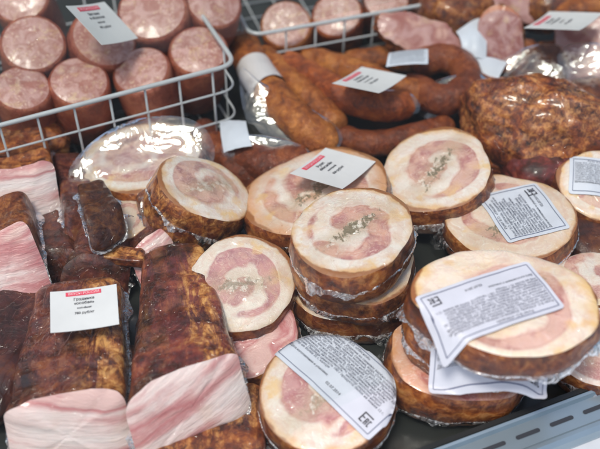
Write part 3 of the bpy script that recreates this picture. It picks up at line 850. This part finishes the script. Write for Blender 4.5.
# ================================================================== WIRE BASKETS
def basket(A, B, dirb, depth_, rimz, drops, label, sp=.042, mat=None, rimr=.0029, floor_z=.006, first=.012):
    """A->B front rim, dirb = direction to the back; drops = heights below the rim of the horizontal wires"""
    t = thing("wire_basket", label, "wire basket", (A.x, A.y, 0), group="white wire baskets at the back of the case")
    o = Vector((A.x, A.y, 0)); u = (B - A).normalized(); L = (B - A).length; rc = .022
    def rect(z, r0, inset=0):
        a, b = A + (u + dirb) * inset, B + (-u + dirb) * inset; c, d = B + dirb * (depth_ - inset) - u * inset, A + dirb * (depth_ - inset) + u * inset
        pts = []
        for p_, pv, nx in ((a, d, b), (b, a, c), (c, b, d), (d, c, a)):
            e0 = (pv - p_).normalized(); e1 = (nx - p_).normalized()
            for k in range(7):
                f = k / 6; q = p_ + e0 * rc * (1 - f) ** 2 + e1 * rc * f ** 2
                pts.append(Vector((q.x, q.y, z)) - o)
        bm = bmesh.new(); tube_bm(bm, pts, r0, 10, True); return bm
    mesh_obj("rim", rect(rimz, rimr), mat or M_wire, t)
    bm = bmesh.new()
    for dz in drops:
        b2 = rect(rimz - dz, .0014); me = bpy.data.meshes.new("tmp"); b2.to_mesh(me); b2.free(); bm.from_mesh(me); bpy.data.meshes.remove(me)
    low = Vector((0, 0, floor_z))
    n = int((L - first) / sp) + 1
    for k in range(n):
        q = A + u * (first + k * sp); q = Vector((q.x, q.y, 0)); q2 = q + dirb * depth_
        tube_bm(bm, [q - o + Vector((0, 0, rimz)), q - o + low, q2 - o + low, q2 - o + Vector((0, 0, rimz))], .0014, 8)
    for k in range(1, int(depth_ / sp) + 1):
        q = A + dirb * (k * sp); q = Vector((q.x, q.y, 0)); q2 = q + u * L
        tube_bm(bm, [q - o + Vector((0, 0, rimz)), q - o + low, q2 - o + low, q2 - o + Vector((0, 0, rimz))], .0014, 8)
    mesh_obj("wire_grid", bm, mat or M_wire, t)
    return t
RZ = .128
A1, B1 = P(-60, 141, RZ), P(236, 64, RZ); u1 = (B1 - A1).normalized(); d1 = Vector((-u1.y, u1.x, 0))
basket(A1, B1, d1, .30, RZ, (.036, .080, .116), "long white wire basket of thick pink sausage logs at upper left", first=.022)
RZ2 = .088
A2, B2 = P(250, 36, RZ2), P(620, -30, RZ2); u2 = (B2 - A2).normalized(); d2 = Vector((-u2.y, u2.x, 0))
basket(A2, B2, d2, .30, RZ2, (.034, .074), "white wire basket of speckled sausages behind the smoked sausage rings", first=.05)

# ---- logs in the left basket
LG = "thick pink sausage logs standing in the left wire basket"
sl = [(22, 88, .110, 58, 15, 4, 11, "pink sausage log with a cut end, lower left corner of the wire basket"),
      (79, 81, .106, 61, 13, 7, 12, "pink sausage log with a yellowish cut end right behind the rim, second from left"),
      (141, 70, .104, 60, 12, -5, 13, "brownish pink sausage log with wet shiny cut end, third from left in front"),
      (199, 50, .112, 61, 20, 10, 14, "pale pink sausage log by the rounded corner of the left wire basket"),
      (33, 43, .134, 66, 30, 14, 15, "pink sausage log leaning right with its pale cut end below the top left corner"),
      (104, 38, .128, 68, 30, 22, 16, "pink sausage log half hidden under the uppermost left price card"),
      (152, 10, .140, 72, 27, -6, 17, "large pale pink sausage log at the top edge beside the left price card"),
      (214, 2, .136, 58, 24, 12, 18, "pink sausage log cut off by the top edge above the basket corner"),
      (20, -4, .16, 60, 26, 0, 19, "dull pink sausage log peeking in at the top left corner")]
for px, py, z, w, tl, bk, sd_, lab in sl:
    log(px, py, z, w, .085 + .006 * (sd_ % 3), lab, sd_, (tl, bk), group=LG)
LG2 = "speckled sausages in the back wire basket"
for px, py, z, w, tl, bk, sd_, lab in [(286, 24, .074, 52, 28, -4, 31, "speckled sausage end beside the left corner of the back wire basket"),
        (337, 14, .075, 52, 30, -4, 33, "speckled sausage end, second from the left corner in the back wire basket"),
        (386, 0, .075, 48, 30, 0, 35, "speckled sausage end cut by the top edge, third in the back basket"),
        (440, -14, .075, 50, 30, 0, 36, "speckled sausage at the top edge right of the others in the back basket")]:
    p_ = P(px, py, z); r_ = w / 2 * depth(p_) / FPX
    log(px, py, z, w, .075, lab, sd_, (tl, bk), group=LG2, face=bologna_mat(sd_, r_, (.50, .22, .17), (.80, .66, .54), 12, .95), case=M_casing[sd_ % 3])

# ================================================================== SMOKED SAUSAGE RINGS
RG = "smoked sausage rings in clear film"
t, b0 = sausage([(240, 38, .044), (256, 72, .056), (284, 108, .060), (312, 134, .052), (330, 146, .036)], .0225, "long brown smoked sausage ring with a paper band, lying left of the price card", 1, group=RG, name="sausage_ring")
sausage([(260, 54, .035), (284, 76, .042), (312, 102, .046), (340, 132, .036)], .0195, "", 2, mat=M_casing[1], parent=t).location = P(260, 54, .035) - b0
pc = [P(240, 38, .044), P(256, 72, .056), P(284, 108, .060), P(312, 134, .052)]
sp_ = smooth_path(pc, 60)
g_ = []
for i in range(18, 31):
    c = sp_[i]; tg = (sp_[i + 1] - sp_[i - 1]).normalized(); x = tg.cross(Vector((0, 0, 1))).normalized(); y = x.cross(tg)
    g_.append([c + (x * math.cos(an) + y * math.sin(an)) * (.0243 + .0007 * mn.noise(Vector((i * .6, an * 3, 0)))) for an in [R(-25 + 230 * k / 18) for k in range(19)]])
strip_sheet(t, g_, M_tape, "paper_band")
film_sheet(t, [(240, 66), (262, 80), (300, 100), (340, 128), (334, 150), (300, 148), (262, 138), (244, 110)], (290, 148), .034, 38, 5, yaw=-8)

t, b0 = sausage([(284, 62, .040), (312, 78, .050), (345, 96, .056), (382, 106, .054), (410, 104, .045)], .0205, "orange brown smoked sausage ring under the middle price card", 3, group=RG, name="sausage_ring")
sausage([(300, 58, .03), (340, 68, .042), (385, 84, .05), (425, 96, .045)], .019, "", 4, mat=M_casing[1], parent=t).location = P(300, 58, .03) - b0
film_sheet(t, [(346, 102), (370, 88), (408, 90), (420, 108), (392, 118), (362, 114)], (388, 118), .040, 39, 6, yaw=-12)
t, b0 = sausage([(405, 82, .04), (440, 100, .05), (466, 88, .055), (462, 66, .055), (440, 58, .055), (412, 66, .05)], .0205, "dark red smoked sausage ring curled tightly right of the middle price card", 5, mat=M_casing[2], group=RG, name="sausage_ring")
quad_label(t, [(389, 53), (428, 49), (428, 64), (386, 67)], [.085] * 4, .003, seed=2)
film_sheet(t, [(420, 112), (424, 86), (450, 74), (480, 72), (490, 86), (472, 104), (444, 116)], (450, 114), .034, 40, 8, yaw=-17)
sausage([(345, 66, .03), (372, 60, .035), (400, 58, .035), (440, 62, .03)], .018, "straight orange brown smoked sausage lying behind the price card near the back basket", 7, group=RG)
sausage([(330, 134, .020), (362, 143, .026), (392, 142, .028), (424, 134, .026), (452, 126, .022)], .0175, "thin orange smoked sausage between the curled ring and the herb filled roll", 2, group=RG)
t, b0 = sausage([(228, 138, .022), (245, 156, .03), (275, 166, .034), (306, 158, .03)], .0225, "short reddish smoked sausage with a crumpled white label in front of the banded ring", 2, mat=M_casing[2], group=RG)
quad_label(t, [(220, 122), (246, 121), (252, 146), (224, 153)], [.05, .06, .062, .05], .004, lines=False, mat=M_paper, seed=4)
film_sheet(t, [(222, 140), (246, 132), (290, 138), (312, 152), (296, 162), (250, 160), (226, 156)], (260, 160), .042, 38, 12, yaw=-7)
sausage([(200, 128, .02), (215, 145, .02), (240, 170, .02), (262, 178, .015)], .018, "dark sausage lying low between the ham pack and the labelled sausage", 8, mat=M_casing[2])

# ================================================================== BACK RIGHT
HM = "ham pieces at the back right of the case"
hm = lambda s, w=.09: bologna_mat(s, w, (.43, .15, .12), (.66, .40, .32), 2.5, .7)
pinkface = lambda s, r=.04: bologna_mat(s, r, (.38, .12, .10), (.60, .34, .28), 3, .6)
chunk(418, 36, .074, (.062, .030, .032), "half ham with a flat pink cut face behind the curled sausage ring", 3, (20, 10, -8), "ham_piece", "ham", cut=((0, 0, .010), (0.05, -.25, 1)), cut_mat=hm(3), group=HM, expo=2.0, amp=.2)
t = chunk(500, 38, .070, (.032, .046, .050), "round tied ham end with dark rind and a wide white label", 5, (60, -12, -8), "ham_piece", "ham", cut=((0, 0, .016), (.1, .1, 1)), cut_mat=pinkface(5), group=HM, expo=2.1, rind=rind_mat(91, .3, .5, 1.4, gold=.5))
t2 = t
lb = thing("labelled_pack", "dark smoked piece wrapped in a big white sheet label beside the round ham end", "smoked meat", P(472, 52, .0), group=HM)
bmx = bmesh.new(); bmesh.ops.create_icosphere(bmx, subdivisions=4, radius=1)
for v in bmx.verts:
    k = 1 + .1 * fb(v.co * 2, 2); v.co = Vector((v.co.x * .026 * k, v.co.y * .040 * k, .027 + v.co.z * .026 * k))
mesh_obj("rind", bmx, RIND[2], lb)
quad_label(lb, [(456, 32), (482, 15), (486, 60), (462, 58)], [.078, .085, .06, .06], .008, lines=False, seed=5)
quad_label(lb, [(469, 54), (508, 62), (496, 84), (468, 78)], [.06, .06, .05, .05], .004, lines=False, seed=6)
chunk(520, 4, .085, (.062, .028, .030), "long reddish smoked pork piece at the top edge right of centre", 7, (24, 14, -12), "ham_piece", "ham", cut=((0, 0, .012), (0, -.45, 1)), cut_mat=hm(7), group=HM)
chunk(456, 18, .066, (.052, .040, .045), "dark crusty smoked pork piece in front of the back basket", 8, (0, 10, 30), "smoked_meat_piece", "smoked meat", rind=RIND[1], group=HM)
chunk(588, 8, .09, (.050, .024, .022), "orange smoked sausage stub at the top right corner above the price card", 9, (0, -8, 14), "smoked_sausage", "sausage", rind=M_casing[1], amp=.06)
chunk(560, 6, .080, (.050, .030, .034), "dark smoked cut behind the price card at the top right corner", 15, (10, 0, 10), "smoked_meat_piece", "smoked meat", rind=rind_mat(93, .4, .6, 1.3, gold=.4), group=HM)
chunk(478, 92, .030, (.030, .030, .026), "small brown smoked cut between the curled ring and the shiny filmed pack", 16, (0, 0, 10), rind=RIND[3], group=HM)
hr_ = chunk(592, 52, .055, (.052, .050, .050), "pale pink ham half with cut face at the right edge under the price card", 4, (42, -12, -14), "ham_piece", "ham", cut=((0, 0, .016), (0, 0, 1)), cut_mat=hm(14, .12), group=HM, rind=RIND[4])
film_sheet(hr_, [(558, 58), (572, 42), (604, 44), (606, 80), (576, 84)], (584, 84), .055, 42, 9, yaw=-23, crumple=.006)
t = thing("filmed_meat_pack", "dark meat pack under crumpled shiny clear film below the right price card", "meat pack", P(530, 78, 0))
for (px, py, z, s, sd_) in ((516, 62, .03, (.036, .040, .034), 2), (548, 66, .03, (.040, .036, .032), 8)):
    bmx = bmesh.new(); bmesh.ops.create_icosphere(bmx, subdivisions=4, radius=1)
    c = P(px, py, z) - t.location
    for v in bmx.verts: k = 1 + .2 * fb(v.co * 1.7 + Vector((sd_, 0, 0)), 3); v.co = c + Vector((v.co.x * s[0] * k, v.co.y * s[1] * k, v.co.z * s[2] * k))
    mesh_obj("meat_cut", bmx, RIND[sd_ % 6], t)
film_sheet(t, [(494, 84), (498, 60), (530, 44), (566, 44), (572, 74), (556, 94), (520, 98)], (530, 96), .030, 42, 21, crumple=.006, yaw=-21)
chunk(592, 112, .030, (.045, .045, .035), "dark grey brown smoked piece at the right edge behind the large ham", 10, (0, 0, 20), rind=rind_mat(40, .6, .2))
# whole smoked ham
chunk(541, 130, .052, (.108, .068, .078), "large whole smoked ham with golden brown blistered skin", 6, (8, 6, -22), "smoked_ham", "ham", rind=rind_mat(23, 0, 1.0, 1.5, .9, "golden_ham_skin", gold=.45), amp=.15, freq=1.0, expo=1.75, subd=6)
t = chunk(545, 172, .030, (.050, .040, .034), "purplish brown smoked piece wedged between the ham and the labelled roll", 11, (0, 0, 15), rind=rind_mat(41, .3, .3, .8, .9, red=.8))
chunk(492, 152, .020, (.038, .040, .026), "small brown smoked piece tucked behind the labelled roll", 12, (0, 0, -15), rind=RIND[3])
chunk(590, 232, .018, (.045, .055, .022), "flat dark smoked piece right of the labelled roll", 13, (0, 0, 20), rind=rind_mat(42, .9, .1))

# ================================================================== PRICE CARDS
price_card([(65, 8), (103, 2), (138, 40), (101, 45)], [.172, .172, .160, .160], "ve", "white price card with red strip lying on the pink sausage logs, top left")
price_card([(333, 85), (360, 68), (408, 77), (378, 94)], [.098, .098, .095, .095], "kr", "white price card with red strip lying on the smoked sausage rings, behind the rolled meat")
price_card([(524, 29), (549, 13), (603, 14), (579, 32)], [.115, .120, .120, .115], "ve", "white price card with red strip lying on ham at the top right corner")

# ================================================================== ROLLED MEAT
G1 = "round rolled meat slices packed in clear film"
meat_disc(436, 168, .066, 118, 79, .040, "round roll slice with loose green herbs in the middle, under the whole ham's left side", 2, group=G1, bank=-12, face=dict(pinkness=.55, warm=(.74, .42, .14), slit_a=-1.0), rind=RIND[4])
meat_disc(316, 190, .062, 146, 88, .036, "round roll slice lying under the price card, orange pink spiral with herbs", 3, group=G1, bank=-9, face=dict(pinkness=.62, rim=.66, pink=(.64, .32, .22), warm=(.62, .27, .09)), rind=RIND[0])
price_card([(291, 175), (324, 149), (377, 163), (341, 190)], [.080, .080, .082, .080], "ru", "white price card with red strip lying on the roll slice behind the tall stack")
t, r_, sy, zf = meat_disc(509, 215, .058, 132, 88, .040, "round roll slice almost covered by an upright printed label, behind the right hand stack", 5, group=G1, face=dict(pinkness=.42, fat=(.78, .64, .52)), rind=RIND[3], bank=-5, seam_w=.020)
sticker_full(t, zf, r_ * .20, 0.0, R(106), .082, .073, lift=.0015)
# half roll and pack at left
meat_disc(206, 187, .074, 98, 60, .052, "half covered roll piece with dark red centre, left of the price card's slice", 7, tilt=None, bank=27, group=G1, face=dict(pinkness=.66, deep=(.34, .11, .11), turns=1.2, herb=.3), rind=rind_mat(81, .1, .8, 1.2, gold=.9), wob=.09)
meat_disc(124, 218, .050, 56, 44, .030, "small pale round slice tucked behind the dark crusty meat pieces", 8, tilt=None, bank=-8, group=G1, face=dict(pinkness=.25, herb=0, fat=(.66, .52, .40)), wob=.05)
t, r_, sy, zf = meat_disc(140, 156, .052, 128, 68, .034, "sliced ham pack under glaring crumpled film in front of the wire basket", 9, tilt=None, bank=-4, group=G1, face=dict(pinkness=.72, pink=(.58, .30, .20), herb=0, warm=(.60, .34, .12)), wob=.07)
tt_ = t
ft = film_mat("tight_film", .05, .05, .4, .06)
film_sheet(tt_, [(70, 178), (84, 146), (130, 118), (180, 114), (208, 130), (212, 160), (176, 182), (116, 194)], (130, 190), .050, 35, 31, crumple=.0056, mat=ft)
# labelled slice at right edge
t, r_, sy, zf = meat_disc(602, 184, .060, 86, 74, .040, "roll slice with a printed label cut off by the right edge of the photo", 11, group=G1, face=dict(pinkness=.35), bank=-3, rind=RIND[3])
sticker_full(t, zf, r_ * .05, r_ * .12, R(-10), .078, .052, lift=.0015)
# left pair
G2 = "roll slices left of the tall stack"
meat_disc(254, 334, .030, 92, 80, .030, "lower pink and white striped slice left of the tall stack", 13, group=G2, bank=-6, face_mat=stripe_mat(33, .05, (1, 1, 4), 0, .85, .2), rind=RIND[1])
meat_disc(240, 283, .060, 112, 98, .034, "pale roll slice with a deep pink spiral, leaning between the bacon and the tall stack", 14, group=G2, bank=4, face=dict(pinkness=.56, pink=(.56, .24, .24), fat=(.78, .68, .58), warm=(.66, .50, .36), deep=(.40, .14, .17), turns=1.6, herb=.6, slit_a=-.2), rind=RIND[2])
# tall stack of three
G3 = "roll slices in the tall centre stack"
meat_disc(353, 281, .037, 126, 88, .037, "bottom roll slice of the tall centre stack, dark brown rind in frosty film", 15, tilt=0, group=G3, rind=RIND[2], seam_w=.010)
meat_disc(354, 257, .074, 127, 88, .036, "middle roll slice of the tall centre stack with a pale edge showing", 16, tilt=0, bank=-1, group=G3, rind=RIND[1], seam_w=.006)
meat_disc(352, 229, .116, 126, 86, .040, "top roll slice of the tall centre stack, creamy face with green herbs in the middle", 17, tilt=None, bank=-4, group=G3, face=dict(pinkness=.47, pink=(.66, .32, .24), warm=(.72, .40, .14), turns=1.35), rind=RIND[0], seam_w=.011)
# front centre labelled slice
t, r_, sy, zf = meat_disc(326, 392, .052, 134, 118, .040, "front roll slice with a large slanted label carrying the printed date", 19, bank=-2, face=dict(pinkness=.66, pink=(.58, .27, .26), deep=(.44, .13, .15), turns=1.7, fat=(.78, .68, .58), herb=.35), rind=RIND[5], wob=.03, seam_w=.007)
def arc_clip(rr, ccx, ccy):
    def f(u, v):
        d = math.hypot(u - ccx, v - ccy)
        if d > rr: k = rr / d; return (ccx + (u - ccx) * k, ccy + (v - ccy) * k)
        return u, v
    return f
sticker_full(t, zf, r_ * .28, r_ * .30, R(-47), .128, .068, clip=arc_clip(.070, -.004, -.036 + .010), lift=.0030)
# right hand stack
G4 = "roll slices in the right hand stack by the front rail"
meat_disc(464, 351, .055, 154, 96, .050, "bottom slice of the right hand stack, orange pink with torn film near the rail", 21, tilt=2, bank=6, group=G4, face=dict(pinkness=.85, pink=(.60, .24, .16), warm=(.62, .28, .10), herb=0, fat=(.68, .38, .26)), rind=RIND[3], seam_w=.009, seam_z=.3)
t, r_, sy, zf = meat_disc(487, 320, .099, 146, 92, .043, "middle roll slice of the right hand stack, its label hanging over the rim", 22, tilt=0, bank=2, group=G4, rind=RIND[0], seam_w=.007)
sticker_full(t, lambda x, y, zf=zf: max(zf(x, y), .012), -.002, -.036, R(-2), .108, .058, lift=.002)
t, r_, sy, zf = meat_disc(506, 299, .138, 186, 106, .036, "large top slice of the right hand stack, wide label on it", 23, tilt=-2, bank=0, group=G4, face=dict(pinkness=.36, fat=(.82, .72, .58), warm=(.78, .50, .16), pink=(.70, .43, .35), herb=.5, turns=1.3), rind=RIND[5], seam_w=.008, wob=.08, seam_z=.35)
sticker_full(t, zf, -r_ * .20, -r_ * sy * .12, R(202), .118, .062, lift=.0030)
meat_disc(600, 345, .040, 110, 74, .036, "roll slice with a pinkish face at the right edge beside the right hand stack", 24, group=G1, tilt=8, bank=0, face=dict(pinkness=.7, pink=(.56, .30, .26), herb=.2), rind=RIND[1], seam_w=.008)
meat_disc(598, 278, .040, 96, 54, .030, "pale slice showing behind the large top slice at the right edge", 25, group=G1, tilt=0, face=dict(pinkness=.5, herb=0), rind=RIND[2])

# ================================================================== LEFT: BELLY SLABS AND DARK PIECES
G5 = "vacuum packed slabs of smoked belly"
darkred = rind_mat(51, .75, .3, 1.3, 1.3, red=.5, wrk=2.0, gold=.06); darkr2 = rind_mat(53, .85, .3, 1.2, 1.3, red=.4, wrk=2.2, gold=.06)
# front pair
def under(px, py, z=0.0): return P(px, py, z)
slab(under(206, 500, .0), under(206, 395, .0), .118, .112, .030, "dark brown spotted slab lying low at the bottom edge under the striped bacon", 4, shear=.2, rind=rind_mat(57, .1, .8, 1.1, gold=.6), stripe=stripe_mat(4, .1, pinks=.8, dirty=.4), group=G5)
slab(under(76, 446, .010), under(88, 305, .016), .112, .088, .060, "smoked bacon slab carrying a price card, striped cut end at the lower left", 1, shear=.55, rind=rind_mat(59, .75, .62, .9, 1.5, wrk=1.6, red=.4, gold=.8, goldx=True), stripe=stripe_mat(62, .115, rot=-.12, pinks=.80, dirty=.1), group=G5, bank=-4)
slab(under(194, 424, .020), under(180, 272, .014), .108, .064, .060, "glossy red brown bacon slab with pink and white striped cut end, right of the price card's slab", 2, shear=.55, rind=rind_mat(63, .50, .75, .8, 1.5, wrk=1.6, red=.6, gold=1.0, goldx=True), stripe=stripe_mat(65, .11, rot=.22, pinks=.55), group=G5, bank=-5, skew=.35)
price_card([(51, 292), (116, 286), (120, 324), (50, 335)], [.092, .092, .086, .086], "gr", "large white price card with red strip lying on the front left bacon slab")
# left edge slabs
slab(under(22, 240, .010), under(16, 172, .010), .094, .084, .086, "pale striped belly slab in shiny film at the left edge below the wire basket", 5, shear=.75, stripe=stripe_mat(67, .1, rot=.1, pinks=.28), rind=RIND[3], group=G5, bank=6)
slab(under(18, 306, .010), under(10, 240, .010), .090, .084, .082, "belly slab with purplish pink cut face and a brown spot, second from top at left edge", 6, shear=.75, stripe=stripe_mat(69, .1, rot=-.1, pinks=.62), rind=RIND[1], group=G5, bank=-8)
# dark middle pieces
G6 = "dark smoked pieces heaped left of centre"
def piece(px0, py0, z0, px1, py1, z1, w0, w1, h, lab, sd_, rind, shear=.5, skew=0, bank=0, st=None, seam=True):
    return slab(P(px0, py0, z0), P(px1, py1, z1), w0, w1, h, lab, sd_, shear=shear, skew=skew, bank=bank, rind=rind, stripe=st or rind, name="smoked_meat_piece", cat="smoked meat", group=G6, seam=seam, exp=5)
piece(96, 296, .004, 112, 236, .012, .070, .060, .050, "broad dark smoked slab lying behind the price card's bacon slab", 21, darkred, .7, .3, 8)
piece(66, 282, .006, 44, 206, .012, .058, .050, .046, "long maroon smoked slab running up beside the two striped slabs at the left edge", 22, darkr2, .6, -.3, -14)
piece(84, 238, .030, 66, 172, .020, .044, .036, .040, "narrow dark red smoked strip pointing at the wire basket", 23, darkred, .5, .2, 12)
piece(108, 240, .062, 92, 200, .050, .042, .030, .034, "small black crusted smoked block on top of the dark heap", 24, rind_mat(71, 1.1, .2, 1.8, gold=.06), .6, .4, 6)
piece(140, 262, .040, 84, 254, .046, .022, .024, .012, "narrow orange brown strip of smoked rind below the black crusted block", 25, rind_mat(85, .1, .8, 1.3, gold=.9), .2, 0, 10, seam=False)
piece(160, 268, .020, 148, 236, .020, .050, .042, .036, "dark pink smoked wedge with a pale cut end, below the halved roll", 26, darkred, .9, .3, -12, stripe_mat(87, .06, pinks=.9))
piece(160, 222, .040, 146, 196, .036, .046, .036, .030, "greyish crumpled smoked piece in front of the glaring ham pack", 27, rind_mat(73, .4, .3, 1.4, 1.2), .8, .2, 10)
chunk(6, 350, .020, (.040, .085, .026), "very dark glossy smoked side lying along the left edge beside the card's slab", 28, (0, 0, -4), rind=rind_mat(75, 1.1, .3, .8, 1.0, red=.3), group=G6)
chunk(132, 400, .012, (.026, .060, .022), "black brown smoked piece in the gap between the two striped slabs", 29, (0, 0, 4), rind=rind_mat(77, .8, .4, 1.0), group=G6)
chunk(28, 150, .03, (.050, .026, .030), "tan smoked rind piece between the wire basket and the pale belly slab", 30, (0, 0, 14), rind=RIND[3], group=G6)
